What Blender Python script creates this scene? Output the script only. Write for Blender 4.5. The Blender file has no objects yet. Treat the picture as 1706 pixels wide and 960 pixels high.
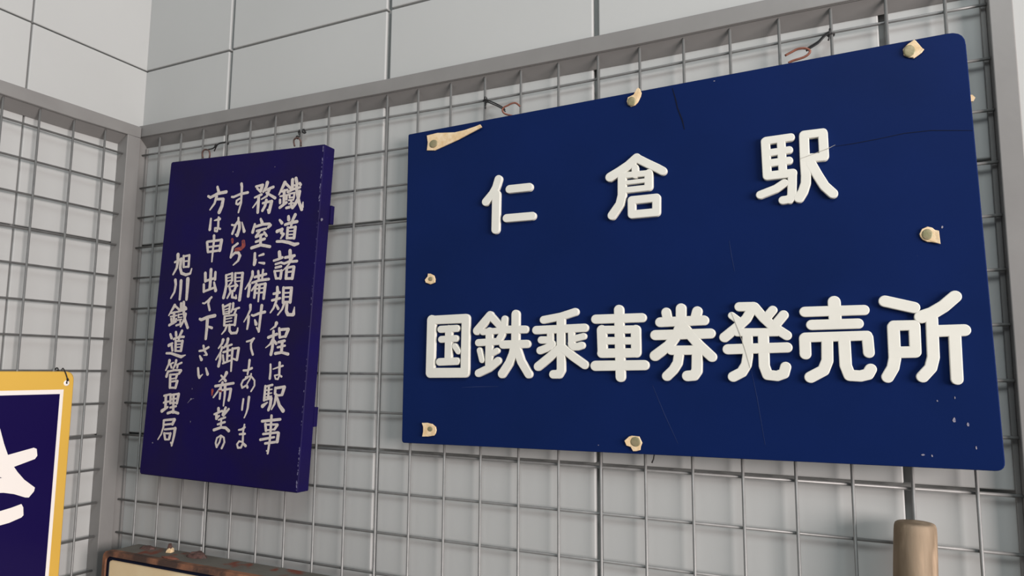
import bpy, bmesh, math, random
from mathutils import Vector, Matrix
random.seed(7)
S = bpy.context.scene
COL = S.collection

# ------------------------------------------------------------ camera
cam_d = bpy.data.cameras.new('camera'); cam = bpy.data.objects.new('camera', cam_d); COL.objects.link(cam)
cam_d.sensor_width = 36.0; cam_d.lens = 1172.863 / 1706 * 36.0
cam_d.clip_start = 0.01
RW = ((0.902779, 0.430039, 0.007514), (-0.043157, 0.107952, -0.993219), (-0.427934, 0.896333, 0.116016))
m = Matrix.Identity(4)
for i in range(3):
    m[i][0] = RW[0][i]; m[i][1] = -RW[1][i]; m[i][2] = -RW[2][i]
m.translation = Vector((1.046501, -0.759987, 1.555923))
cam.matrix_world = m
S.camera = cam

# ------------------------------------------------------------ world and light
W = bpy.data.worlds.new('world'); S.world = W; W.use_nodes = True
W.node_tree.nodes['Background'].inputs[0].default_value = (0.86, 0.96, 1.0, 1)
W.node_tree.nodes['Background'].inputs[1].default_value = 0.30
def area(name, loc, target, sx, sy, power, colr):
    d = bpy.data.lights.new(name, 'AREA'); d.shape = 'RECTANGLE'; d.size = sx; d.size_y = sy
    d.energy = power; d.color = colr
    o = bpy.data.objects.new(name, d); COL.objects.link(o)
    o.location = loc
    o.rotation_euler = (Vector(target) - Vector(loc)).to_track_quat('-Z', 'Y').to_euler()
    return o
area('window_daylight', (3.3, -1.20, 1.70), (0.0, 0, 1.65), 1.3, 0.9, 106, (1.0, 0.905, 0.865))
area('ceiling_lamp', (1.5, -1.5, 3.0), (0.7, 0, 1.7), 1.2, 0.6, 17, (0.93, 1.0, 1.0))
S.view_settings.view_transform = 'Standard'
S.view_settings.look = 'None'
S.view_settings.exposure = 0.0
S.view_settings.gamma = 1.0
S.view_settings.use_curve_mapping = False

D=dict(
TR=[(0.2596,0.1911),(0.2638,0.1954),(0.2694,0.1984),(0.2709,0.1969),(0.2755,0.1885),(0.2769,0.187),(0.2747,0.1843),(0.2709,0.182),(0.268,0.1803),(0.2668,0.1813),(0.2637,0.1823),(0.26,0.1853)],
TRh=[(0.2649,0.1883),(0.27,0.1872),(0.2653,0.1943)],
RM=[(0.2613,0.0108),(0.2636,0.0152),(0.268,0.017),(0.2718,0.0156),(0.2737,0.0134),(0.2768,0.0122),(0.2771,-0.0003),(0.2748,0.0008),(0.2704,0.0023),(0.267,0.0029),(0.2635,0.0053),(0.2617,0.0084)],
RMh=[(0.2675,0.0096),(0.272,0.0092),(0.2678,0.0148)],
LM=[(-0.2795,0.0028),(-0.2758,0.007),(-0.275,0.0105),(-0.2713,0.0102),(-0.2661,0.0075),(-0.2642,0.003),(-0.2643,-0.0013),(-0.2678,-0.0023),(-0.2714,-0.0032),(-0.278,-0.0008)],
LMh=[(-0.2707,0.0035),(-0.2674,0.0033),(-0.2707,0.0062)],
BL=[(-0.279,-0.174),(-0.2719,-0.1737),(-0.2647,-0.175),(-0.2597,-0.1782),(-0.2585,-0.1822),(-0.2595,-0.186),(-0.2617,-0.1886),(-0.2697,-0.19),(-0.2781,-0.1903),(-0.2773,-0.1843),(-0.2775,-0.1783)],
BLh=[(-0.2673,-0.181),(-0.2634,-0.1809),(-0.2673,-0.1778)],
BM=[(-0.0233,-0.186),(-0.0183,-0.1815),(-0.0154,-0.1806),(-0.0073,-0.1811),(-0.0042,-0.1876),(-0.0059,-0.1915),(-0.0064,-0.195),(-0.0108,-0.1963),(-0.0141,-0.1965),(-0.0168,-0.1923),(-0.0213,-0.1909)],
BMh=[(-0.0114,-0.1867),(-0.0058,-0.1865),(-0.0113,-0.1813)],
TM=[(-0.0135,0.1892),(-0.0121,0.1937),(-0.0052,0.1957),(-0.0014,0.2013),(0.0004,0.2024),(0.0022,0.2006),(0.0038,0.1959),(0.0027,0.1921),(-0.0007,0.1861),(-0.0043,0.1831),(-0.009,0.1825),(-0.0123,0.1853)],
TMh=[(-0.0078,0.1881),(-0.0032,0.1873),(-0.0077,0.1936)],
TL=[(-0.2814,0.1923),(-0.2654,0.1933),(-0.2391,0.1896),(-0.2237,0.1899),(-0.2073,0.1918),(-0.2011,0.193),(-0.1986,0.1892),(-0.211,0.1856),(-0.2338,0.1789),(-0.2545,0.174),(-0.2689,0.1704),(-0.2809,0.1722),(-0.2798,0.1826)],
TLh=[(-0.2704,0.1794),(-0.2644,0.1785),(-0.2705,0.1847)],
chips=[(0.2769,-0.1577),(0.2869,-0.1612),(0.2915,-0.1808),(0.251,-0.1884),(0.2787,-0.138),(0.2652,-0.1408),(0.2798,0.0157),(0.3118,0.135),(0.0831,0.1949),(-0.0531,-0.192),(0.2579,-0.1891)],
cracks=[(0.0382,0.1955),(0.0413,0.182),(0.043,0.172),(0.0477,0.1574),(0.0498,0.1464)],
crack2=[(0.3096,0.1025),(0.2946,0.105),(0.277,0.1079),(0.2557,0.1086),(0.2337,0.1066),(0.2126,0.1053),(0.1961,0.105),(0.1893,0.1022),(0.1633,0.0955)],
crackC=[(0.0918,-0.0545),(0.0989,-0.0758),(0.1035,-0.0923),(0.1079,-0.1111)],
pchip=[(0.1568,0.1262),(0.1493,0.2292),(0.1492,0.2132),(0.1501,0.1938),(0.1509,0.1812),(0.1504,0.1646),(0.1497,-0.1922),(0.1488,-0.2036),(0.1474,-0.2151),(0.1467,-0.2287),(-0.1271,-0.1881),(-0.0581,-0.1219),(-0.0552,-0.1537),(-0.0576,-0.1075),(0.0705,0.2344),(0.0637,0.2076)],
red1=[(0.0163,0.1023),(0.0177,0.0965),(0.0124,0.0923),(0.0034,0.0914),(-0.005,0.1064),(-0.0045,0.1019)],
red2=[(-0.0181,-0.1075),(-0.018,-0.1147),(-0.0055,-0.1081),(-0.0013,-0.1085)],
h1=[(0.6906,-0.0095,1.8645),(0.6774,-0.0095,1.8693),(0.6732,-0.0095,1.8744),(0.675,-0.0095,1.8781),(0.6797,-0.0095,1.8795),(0.6857,-0.0095,1.8814),(0.6916,-0.0095,1.881),(0.697,-0.0095,1.8762)],
h1tie=[(0.6751,-0.006,1.8765),(0.672,-0.006,1.8798),(0.6634,-0.006,1.8857),(0.6535,-0.006,1.8912),(0.6467,-0.006,1.8946)],
h1tail=[(0.6456,-0.004,1.8955),(0.6469,-0.004,1.8902),(0.6467,-0.004,1.8833)],
h2=[(1.0,-0.0095,1.8823),(1.0061,-0.0095,1.8848),(1.0127,-0.0095,1.8871),(1.0196,-0.0095,1.8864),(1.0238,-0.0095,1.8831),(1.0226,-0.0095,1.8798),(1.0177,-0.0095,1.8771),(1.0074,-0.0095,1.8754),(1.003,-0.0095,1.8738)],
h2tie=[(1.0205,-0.006,1.8865),(1.0222,-0.006,1.888),(1.0276,-0.006,1.8906),(1.033,-0.006,1.8937),(1.0385,-0.006,1.8992),(1.0439,-0.006,1.9017)],
h2tail=[(1.0428,-0.004,1.9023),(1.0432,-0.004,1.8986),(1.0414,-0.004,1.8929)],
p1=[(0.1683,-0.02,1.8747),(0.1658,-0.02,1.883),(0.1708,-0.02,1.8876),(0.1791,-0.02,1.8852),(0.1822,-0.02,1.8795),(0.1819,-0.02,1.873)],
p1tie=[(0.1609,-0.01,1.8912),(0.1663,-0.01,1.8912),(0.1772,-0.01,1.8918),(0.1841,-0.01,1.8955),(0.1928,-0.01,1.8983),(0.2035,-0.01,1.8976)],
p1tail=[(0.1812,-0.006,1.8984),(0.1779,-0.006,1.8935),(0.1751,-0.006,1.8885)],
p2=[(0.3503,-0.02,1.869),(0.3482,-0.02,1.878),(0.3551,-0.02,1.8807),(0.3608,-0.02,1.875),(0.362,-0.02,1.8675)],
p2tie=[(0.345,-0.01,1.8833),(0.3487,-0.01,1.8872),(0.3477,-0.01,1.8923),(0.3483,-0.01,1.896)],
ytie=[(0.0135,-0.1035,1.5323),(0.0135,-0.1028,1.5386),(0.0135,-0.1063,1.5477),(0.0135,-0.1105,1.554),(0.0135,-0.112,1.5508)],
tick=[(0.8549,0.004,1.4679),(0.8523,0.004,1.459)],
PB={'n':[0.01745,0.999695,-0.017452],'r':[0.999758,-0.017211,0.013714],'u':[-0.01341,0.017687,0.999754],'o':[0.848756,-0.017945,1.668853],'q':[[-0.31152,0.19915],[0.31041,0.19966],[0.3113,-0.19966],[-0.31019,-0.19915]]},
PP={'n':[-0.01745,0.999695,-0.017452],'r':[0.999553,0.017018,-0.024574],'u':[0.024269,0.017873,0.999546],'o':[0.259274,-0.037967,1.632139],'q':[[-0.14642,0.23436],[0.14943,0.23182],[0.14534,-0.23182],[-0.14835,-0.23436]]})
BIG=[("仁",[[106,106,-1752,1193,-1785,1093,-1831,1023,-1923,933],[113,112,-1779,1008,-1786,575],[102,101,-1602,1051,-1340,1044],[101,100,-1640,698,-1300,689]]),
("倉",[[107,108,-31,1210,-127,1138,-231,1083,-341,1033],[96,94,-31,1210,86,1133,200,1062,257,1022],[83,83,-49,1101,-50,1020],[72,71,-198,1033,91,1020],[96,96,101,1017,98,869],[52,51,-156,945,64,942],[72,71,-192,861,96,857],[102,106,-200,1023,-204,809,-230,710,-323,592],[93,93,-96,738,180,734,175,574,-97,578,-96,738]]),
("駅",[[90,89,1318,1189,1320,829],[84,83,1324,1195,1559,1195],[84,83,1467,1171,1469,828],[77,76,1318,1063,1539,1067],[81,80,1323,956,1532,957],[90,89,1321,826,1560,824],[87,93,1557,816,1542,587,1517,560],[84,85,1517,560,1456,557],[85,87,1477,730,1395,682,1246,638],[93,98,1683,1190,1679,934,1681,780,1676,705,1646,623,1607,563],[88,87,1683,1200,1855,1196],[91,91,1856,1186,1855,957],[86,85,1680,961,1854,949],[95,95,1733,898,1790,766,1843,655,1913,571]]),
("国",[[109,129,-2673,-485,-2184,-484,-2189,-1135,-2680,-1134,-2673,-485],[90,89,-2539,-604,-2310,-600],[86,86,-2529,-728,-2323,-722],[105,104,-2421,-607,-2424,-989],[95,94,-2548,-1002,-2306,-996],[75,74,-2335,-814,-2285,-879]]),
("鉄",[[106,107,-1854,-461,-2029,-638],[94,93,-1854,-461,-1723,-586],[79,78,-1949,-656,-1738,-647],[88,86,-2009,-781,-1737,-772],[101,100,-1860,-652,-1863,-1040],[72,72,-1992,-871,-1958,-988],[73,73,-1758,-880,-1826,-911],[94,96,-2005,-1141,-1864,-1084,-1745,-1000],[89,87,-1657,-513,-1669,-632,-1696,-701,-1727,-744],[95,94,-1659,-636,-1392,-643],[100,98,-1679,-811,-1372,-810],[109,106,-1514,-462,-1517,-776,-1550,-923,-1598,-1026,-1690,-1150],[104,101,-1502,-854,-1444,-1010,-1349,-1155]]),
("乗",[[91,92,-773,-466,-950,-512,-1161,-541],[107,98,-946,-530,-948,-1113,-975,-1158,-1044,-1159],[99,96,-1253,-656,-665,-648],[85,85,-1076,-682,-1077,-848],[83,82,-821,-690,-821,-835],[87,86,-1190,-770,-1081,-772],[90,91,-1205,-889,-1122,-863,-1052,-821],[77,76,-786,-766,-678,-742],[89,85,-821,-817,-797,-854,-748,-855,-700,-842],[102,103,-963,-868,-1082,-962,-1231,-1070],[100,98,-923,-869,-807,-962,-667,-1057]]),
("車",[[104,101,-533,-558,-12,-562],[112,111,-265,-466,-260,-1190],[91,89,-464,-678,-80,-685],[85,83,-466,-797,-82,-807],[105,102,-468,-933,-85,-935],[114,114,-464,-681,-458,-928],[110,109,-82,-690,-83,-933],[114,110,-543,-1069,2,-1067]]),
("券",[[105,105,252,-517,268,-608],[106,106,575,-519,550,-601],[106,104,184,-618,639,-615],[109,105,129,-753,700,-752],[111,112,409,-483,404,-650,355,-758,270,-865,119,-970],[107,105,413,-651,474,-734,577,-863,705,-990],[100,98,296,-916,575,-919],[104,103,376,-940,356,-1048,309,-1120,240,-1183],[111,111,561,-935,551,-1131,518,-1177,453,-1182]]),
("発",[[95,95,994,-492,1131,-496],[98,101,1131,-499,1057,-616,957,-703,837,-796],[98,98,1140,-501,1221,-613,1310,-706,1427,-792],[76,76,918,-578,982,-631],[91,91,1310,-541,1251,-610],[94,94,1409,-592,1345,-667],[84,82,964,-749,1341,-759],[102,104,1062,-761,1056,-986,1038,-1075,992,-1147,907,-1191],[105,101,1212,-766,1207,-1086,1234,-1174,1321,-1185,1384,-1162,1404,-1098],[105,102,867,-917,1425,-910]]),
("売",[[116,115,1866,-486,1865,-688],[102,98,1603,-570,2115,-575],[101,98,1657,-699,2059,-700],[97,93,1593,-818,2127,-815],[107,107,1590,-827,1588,-976],[100,100,2130,-833,2133,-973],[105,110,1786,-842,1777,-1043,1738,-1134,1621,-1198],[109,105,1933,-846,1932,-1090,1959,-1182,2048,-1188,2113,-1172,2139,-1126]]),
("所",[[108,106,2293,-501,2522,-571],[105,105,2347,-742,2341,-1029,2321,-1115,2272,-1199],[96,94,2350,-730,2515,-732],[97,97,2516,-741,2509,-969],[108,107,2343,-975,2504,-974],[109,117,2847,-488,2754,-571,2660,-629,2575,-659],[100,103,2656,-681,2645,-1023,2618,-1118,2549,-1197],[108,107,2657,-790,2895,-789],[99,99,2822,-811,2811,-1219]])]
SMALL=[("鐵",[[61,24,844,1828,754,1666],[38,38,857,1820,950,1744],[47,47,844,1715,855,1521],[33,33,805,1706,898,1723],[27,27,780,1639,913,1648],[39,39,781,1589,786,1545],[36,35,896,1624,895,1587],[43,40,788,1479,900,1543],[51,50,978,1860,984,1754],[50,47,1038,1874,1063,1797,1060,1730,1088,1635,1125,1528,1180,1426],[38,36,909,1690,999,1722,1120,1740],[31,31,978,1779,1056,1773],[43,42,1111,1797,1128,1777],[27,27,935,1662,1035,1670],[32,32,943,1658,952,1608],[24,24,948,1605,1025,1609],[31,31,1031,1670,1026,1596],[25,25,936,1572,1021,1572],[25,25,948,1521,1025,1528],[32,32,983,1568,990,1488],[39,39,907,1465,1037,1484],[53,46,1118,1682,1104,1584,1058,1508,1016,1461],[12,39,1194,1529,1189,1456]]),
("道",[[33,49,804,1300,847,1257],[45,53,956,1340,965,1297],[51,35,1073,1358,1028,1275,1015,1202],[39,47,908,1229,1007,1251,1113,1261],[31,31,959,1180,1090,1187],[43,43,959,1183,959,1040],[47,46,1091,1186,1083,1034],[35,35,959,1039,1083,1034],[20,20,972,1133,1079,1133],[20,20,969,1086,1084,1087],[50,40,772,1141,860,1167],[48,37,860,1167,849,1119,890,1098],[47,23,890,1098,849,1039],[37,51,783,999,884,997,1003,974,1098,942],[53,37,1098,942,1162,952]]),
("諸",[[53,57,842,848,857,780],[33,38,756,732,840,750,904,772],[31,32,792,682,892,703],[33,36,797,633,893,648],[26,26,783,585,907,589],[37,37,783,585,819,484],[43,43,905,589,898,482],[32,31,817,483,898,482],[54,51,1030,859,1051,725],[39,42,955,768,1113,789],[33,39,900,697,947,686,1022,708,1163,712],[38,14,1078,760,1026,671,934,590],[34,34,996,624,1116,640],[45,45,996,624,996,480],[46,46,1121,632,1105,477],[27,27,998,564,1104,573],[36,36,996,478,1109,477]]),
("規",[[42,52,856,360,866,303],[47,22,866,300,853,162,815,72,767,13],[36,36,799,271,906,287],[36,36,781,181,918,209],[31,41,861,120,901,66],[42,42,965,352,977,149],[33,35,973,349,1110,350],[47,47,1105,344,1100,154],[29,29,976,158,1098,159],[24,24,980,280,1094,284],[24,24,985,224,1099,227],[37,22,1002,143,971,60,902,-18],[44,51,1047,142,1045,30,1077,-13],[44,44,1077,-15,1168,-18],[53,11,1173,-9,1181,88]]),
("程",[[55,12,889,-132,874,-174,793,-222],[41,41,765,-326,911,-280],[39,48,849,-239,854,-358,850,-476,835,-553],[44,12,846,-358,806,-418,733,-467],[33,41,861,-358,913,-407],[38,41,946,-203,967,-321],[39,38,947,-221,1098,-209],[51,45,1103,-215,1064,-308],[31,31,973,-322,1064,-308],[36,40,953,-387,1053,-368],[31,31,944,-457,1067,-432],[44,44,1017,-379,1015,-520],[42,36,911,-540,1023,-523],[35,42,1023,-523,1131,-544]]),
("は",[[29,38,842,-690,851,-783,849,-877],[15,29,894,-750,968,-727,1056,-701],[39,34,999,-662,1006,-808],[19,24,1015,-819,929,-833,949,-879,991,-881,1015,-819],[21,29,1008,-825,1048,-844]]),
("駅",[[37,38,782,-983,778,-1170],[24,33,782,-989,902,-961],[19,19,795,-1038,901,-1019],[19,19,793,-1088,898,-1068],[20,20,789,-1132,902,-1109],[34,34,844,-992,846,-1143],[29,31,778,-1170,897,-1136],[46,41,899,-1138,892,-1234,868,-1293],[19,53,838,-1196,759,-1249],[38,38,959,-999,959,-1074],[35,36,960,-1002,1108,-977],[50,44,1112,-982,1082,-1080],[30,30,981,-1099,1083,-1086],[45,18,984,-1091,965,-1207,920,-1284],[35,56,1003,-1130,1050,-1226,1120,-1290]]),
("事",[[38,30,929,-1367,932,-1544,931,-1687,920,-1802,913,-1859],[38,37,773,-1448,1083,-1405],[38,38,834,-1482,852,-1567],[28,30,835,-1490,1041,-1474],[40,35,1042,-1480,999,-1540],[24,24,857,-1562,999,-1541],[32,31,809,-1615,1059,-1576],[36,29,768,-1692,1002,-1642],[33,33,856,-1734,1038,-1702],[46,48,1070,-1586,1060,-1695],[20,29,892,-1827,919,-1830]]),
("務",[[35,40,317,1815,442,1829],[55,50,434,1823,411,1740],[33,36,340,1787,407,1736],[29,38,309,1654,432,1690],[49,45,383,1650,388,1435],[28,20,376,1606,288,1511],[60,33,522,1854,510,1799,461,1727],[34,42,483,1744,640,1783],[50,20,571,1757,532,1659,439,1621],[31,45,519,1710,604,1666,688,1622],[34,38,470,1562,629,1581],[53,54,629,1575,597,1425],[46,41,530,1602,515,1521,473,1455],[25,34,569,1461,593,1423]]),
("室",[[36,51,455,1335,484,1283],[38,48,352,1265,324,1153],[39,41,376,1231,503,1257,623,1256,643,1236],[46,38,643,1236,605,1206],[36,38,400,1167,566,1191],[38,40,457,1164,392,1087],[37,33,392,1082,518,1112],[33,42,539,1142,585,1090],[36,41,400,1012,557,1047],[44,44,479,1102,488,977],[46,43,328,927,494,964,665,932]]),
("に",[[42,49,399,846,403,765,403,691],[23,38,479,811,557,829],[21,40,489,713,583,701],[12,33,436,764,418,703]]),
("備",[[44,44,383,588,389,538],[45,17,389,538,350,447,272,343],[47,45,351,404,340,244],[39,39,488,591,507,486],[36,32,574,607,570,491],[37,37,432,510,635,548],[33,40,392,430,517,462,690,476],[38,27,474,413,396,323],[40,40,460,395,455,224],[31,31,476,395,633,416],[48,44,636,410,625,210],[40,24,532,400,533,168],[24,23,466,343,624,356],[26,26,472,284,622,295]]),
("付",[[46,16,395,117,402,56,356,-35,300,-115],[44,31,380,-41,382,-126,371,-212],[29,42,434,-20,467,-29,560,1,668,22],[48,36,603,110,595,-35,586,-246],[19,34,540,-192,585,-240],[26,53,498,-90,527,-144]]),
("て",[[26,33,382,-388,457,-372,509,-344],[32,34,502,-347,461,-414,473,-486,513,-563]]),
("あ",[[29,35,368,-784,432,-782,516,-749],[40,27,462,-643,459,-739,446,-835],[29,27,451,-879,375,-921,348,-975,371,-1022,446,-983],[31,36,450,-983,465,-1012],[27,22,418,-876,512,-856,581,-913,588,-984,534,-1062],[24,22,512,-827,500,-892,455,-959]]),
("り",[[30,29,408,-1174,400,-1281,400,-1317],[41,17,507,-1143,499,-1288,480,-1359,451,-1422]]),
("ま",[[24,33,370,-1589,425,-1579,473,-1547],[25,30,465,-1512,452,-1607,459,-1740],[28,32,393,-1646,486,-1633],[23,30,459,-1743,395,-1739,361,-1782,382,-1827,436,-1820,462,-1769],[29,39,461,-1757,516,-1791]]),
("す",[[48,26,33,1876,46,1836,52,1706,57,1590,21,1458],[32,41,-133,1697,-98,1692,33,1727,169,1739],[28,33,24,1660,-33,1635,-36,1590,0,1575,50,1610]]),
("か",[[33,40,31,1377,36,1338,-8,1283,-61,1152],[30,28,-84,1281,-41,1272,56,1305],[48,53,56,1305,66,1222,35,1122],[24,35,4,1136,36,1118],[17,51,106,1309,162,1175]]),
("ら",[[37,36,58,1002,-28,952,-43,867],[38,43,-43,867,-51,810],[34,44,-50,816,23,870,90,868,120,823],[52,19,120,823,95,754,10,694]]),
("閲",[[38,49,-111,549,-91,416,-104,316,-124,229],[27,28,-115,548,8,576],[37,36,1,574,12,471],[17,17,-85,507,6,524],[21,21,-84,463,11,477],[26,31,58,575,198,576],[36,36,62,573,71,457],[16,16,74,510,181,514],[20,20,80,457,186,464],[45,51,200,572,196,380,184,194],[31,17,-1,440,-62,384],[28,34,74,432,120,394],[25,26,-28,381,102,405],[33,35,-28,381,-4,321],[41,37,99,394,71,326],[24,24,-4,320,72,325],[37,26,5,315,-51,222],[35,37,37,320,39,233],[34,31,39,233,115,220],[37,18,115,220,112,263]]),
("覧",[[39,39,-122,120,-91,-5],[31,34,-94,95,18,138],[24,24,-90,-6,16,7],[35,35,11,125,8,7],[18,18,-73,57,8,76],[15,15,-61,26,4,38],[41,28,71,143,74,81,47,26],[22,32,85,57,189,81],[31,33,141,69,109,-5],[27,30,-70,-37,143,-14],[37,37,-70,-42,-63,-166],[41,41,143,-18,135,-159],[27,27,-63,-167,134,-154],[18,18,-48,-79,66,-61],[18,18,-44,-120,71,-104],[38,18,-13,-166,-39,-234,-95,-290],[39,38,36,-159,45,-239,82,-273],[37,36,82,-275,172,-270],[41,18,176,-269,194,-238,197,-201]]),
("御",[[51,22,-60,-372,-75,-422,-134,-490],[40,19,-68,-477,-86,-539,-165,-651],[40,47,-91,-569,-86,-643,-104,-738],[50,29,30,-359,24,-414,-35,-482],[26,31,5,-463,109,-434],[36,36,37,-457,48,-658],[32,32,-36,-544,93,-510],[28,28,53,-597,93,-587],[31,32,-39,-587,-10,-690],[29,27,-26,-699,109,-656],[41,26,132,-491,133,-649,138,-800],[30,31,140,-491,244,-476],[42,41,245,-483,230,-641],[26,29,164,-630,231,-647]]),
("希",[[56,17,57,-829,30,-884,-69,-955],[27,42,-38,-869,53,-938],[38,36,-132,-1019,203,-965],[38,23,-1,-964,-41,-1050,-150,-1176],[37,31,-26,-1038,-29,-1189],[31,32,-30,-1074,163,-1042],[42,40,164,-1048,152,-1156,141,-1201],[47,21,53,-1004,60,-1136,52,-1281]]),
("望",[[47,45,-36,-1324,-26,-1371],[27,29,-105,-1406,37,-1350],[45,45,-64,-1403,-57,-1460],[30,30,-57,-1457,-12,-1424],[38,34,97,-1305,51,-1403],[33,32,156,-1320,69,-1414],[21,21,30,-1362,110,-1346],[26,29,-14,-1478,104,-1437],[30,32,-23,-1539,104,-1501],[31,31,33,-1458,39,-1576],[41,36,-87,-1620,47,-1576],[34,44,47,-1576,129,-1576,190,-1613]]),
("の",[[29,27,58,-1696,38,-1775,-7,-1846],[31,23,-7,-1846,-34,-1792,-17,-1725,52,-1685],[23,32,52,-1685,112,-1710,128,-1774,88,-1854]]),
("方",[[42,50,-436,1867,-400,1786],[38,51,-605,1741,-558,1718,-415,1767,-252,1780],[50,24,-436,1723,-467,1620,-545,1533],[38,41,-440,1683,-301,1679],[53,62,-300,1673,-314,1570,-356,1485]]),
("は",[[32,49,-510,1396,-513,1236],[17,48,-437,1366,-335,1382],[35,38,-359,1407,-350,1257],[25,34,-336,1251,-414,1252,-409,1208,-365,1201,-360,1244],[24,34,-344,1243,-309,1235]]),
("申",[[47,24,-417,1137,-410,1079,-414,898,-414,757],[42,42,-545,1049,-511,908],[36,38,-537,1055,-271,1069],[57,52,-261,1064,-277,918],[36,35,-510,901,-278,917],[30,30,-519,973,-278,988]]),
("出",[[52,49,-416,639,-408,504,-408,364],[50,48,-523,590,-508,475],[36,36,-508,475,-323,514],[41,45,-325,598,-321,496],[40,43,-532,424,-520,322],[35,34,-520,322,-340,370],[31,53,-333,452,-289,334]]),
("て",[[24,35,-519,153,-484,149,-420,187,-357,236],[38,37,-388,212,-411,149,-373,54]]),
("下",[[39,52,-550,-77,-514,-87,-406,-52,-260,-28],[57,43,-400,-65,-395,-215,-398,-359],[30,41,-373,-184,-298,-203]]),
("さ",[[30,35,-501,-535,-417,-524,-328,-479],[38,32,-429,-462,-409,-518,-350,-582],[28,11,-349,-588,-408,-594],[27,50,-484,-606,-445,-656]]),
("い",[[36,44,-496,-781,-476,-873,-454,-909],[41,12,-454,-909,-396,-864],[27,47,-343,-776,-300,-858]]),
("旭",[[62,29,-1119,884,-1107,791,-1120,686,-1181,589],[34,38,-1169,773,-1029,821],[53,43,-1046,815,-1047,684,-1009,604,-916,577],[45,22,-916,577,-828,593,-808,664],[40,39,-998,860,-976,695],[31,33,-997,853,-881,867],[40,40,-881,867,-877,698],[28,28,-976,693,-877,697],[24,24,-978,780,-879,783]]),
("川",[[51,28,-1123,503,-1105,437,-1118,326,-1179,235],[56,40,-1003,487,-995,356,-994,214],[68,45,-866,510,-859,387,-855,212]]),
("鐵",[[51,21,-1085,125,-1188,-24],[34,34,-1080,119,-981,60],[30,29,-1138,9,-1031,27],[25,25,-1149,-43,-1024,-25],[45,45,-1084,15,-1073,-134],[38,38,-1131,-75,-1116,-121],[31,31,-1027,-75,-1032,-101],[40,36,-1159,-169,-1030,-114],[45,45,-957,150,-945,60],[49,44,-906,169,-886,21,-845,-94,-777,-203],[30,31,-1013,28,-926,47,-839,66],[32,32,-861,98,-840,79],[21,21,-990,-11,-919,-5],[25,25,-990,-11,-984,-56],[18,18,-984,-56,-913,-50],[23,23,-997,-95,-918,-82],[30,30,-942,-101,-935,-152],[30,30,-1014,-172,-909,-146],[49,33,-847,-5,-856,-75,-922,-184]]),
("道",[[40,45,-1117,-305,-1087,-356],[42,47,-1008,-272,-997,-317],[45,34,-885,-252,-928,-335,-938,-393],[35,36,-1040,-372,-936,-341,-838,-337],[29,30,-991,-400,-857,-398],[43,43,-995,-400,-981,-540],[45,45,-857,-398,-870,-538],[28,28,-980,-544,-869,-544],[18,18,-984,-451,-869,-442],[18,18,-979,-492,-872,-484],[51,30,-1127,-466,-1059,-433],[39,35,-1074,-452,-1044,-541],[33,46,-1161,-582,-1066,-580,-964,-603,-854,-626],[48,15,-854,-626,-773,-600]]),
("管",[[50,24,-1083,-687,-1090,-738,-1141,-829],[26,26,-1071,-744,-1002,-716],[31,34,-1052,-750,-1029,-787],[45,29,-948,-683,-955,-734,-991,-799],[25,31,-927,-746,-833,-712],[34,34,-908,-752,-913,-784],[37,46,-1093,-846,-1115,-917],[31,33,-1084,-846,-961,-823,-837,-820],[48,36,-834,-825,-866,-870],[43,43,-1041,-895,-1024,-1074],[28,28,-1033,-890,-900,-879],[40,39,-900,-879,-919,-938],[22,22,-1024,-953,-919,-936],[28,29,-1010,-990,-879,-972],[44,42,-885,-979,-910,-1073],[30,30,-1023,-1077,-910,-1074]]),
("理",[[31,31,-1125,-1198,-1011,-1173],[30,30,-1120,-1298,-1024,-1276],[47,47,-1089,-1196,-1074,-1371],[53,32,-1141,-1418,-1031,-1357],[39,39,-993,-1176,-985,-1298],[30,32,-992,-1181,-835,-1158],[49,44,-834,-1163,-853,-1291],[24,24,-984,-1242,-853,-1224],[26,26,-976,-1296,-853,-1285],[42,42,-934,-1177,-910,-1425],[31,32,-977,-1360,-864,-1335],[38,39,-1019,-1443,-916,-1413,-807,-1432]]),
("局",[[33,35,-1066,-1545,-865,-1519],[50,44,-868,-1527,-900,-1591],[30,30,-1049,-1608,-900,-1586],[38,18,-1083,-1552,-1079,-1646,-1110,-1747,-1167,-1826],[30,31,-1048,-1676,-848,-1648],[52,29,-839,-1649,-850,-1760,-877,-1891],[38,38,-1050,-1731,-1021,-1809],[27,28,-1041,-1731,-926,-1724],[42,40,-926,-1725,-942,-1804],[26,26,-1020,-1817,-941,-1810],[23,31,-900,-1850,-874,-1879]])]


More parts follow.
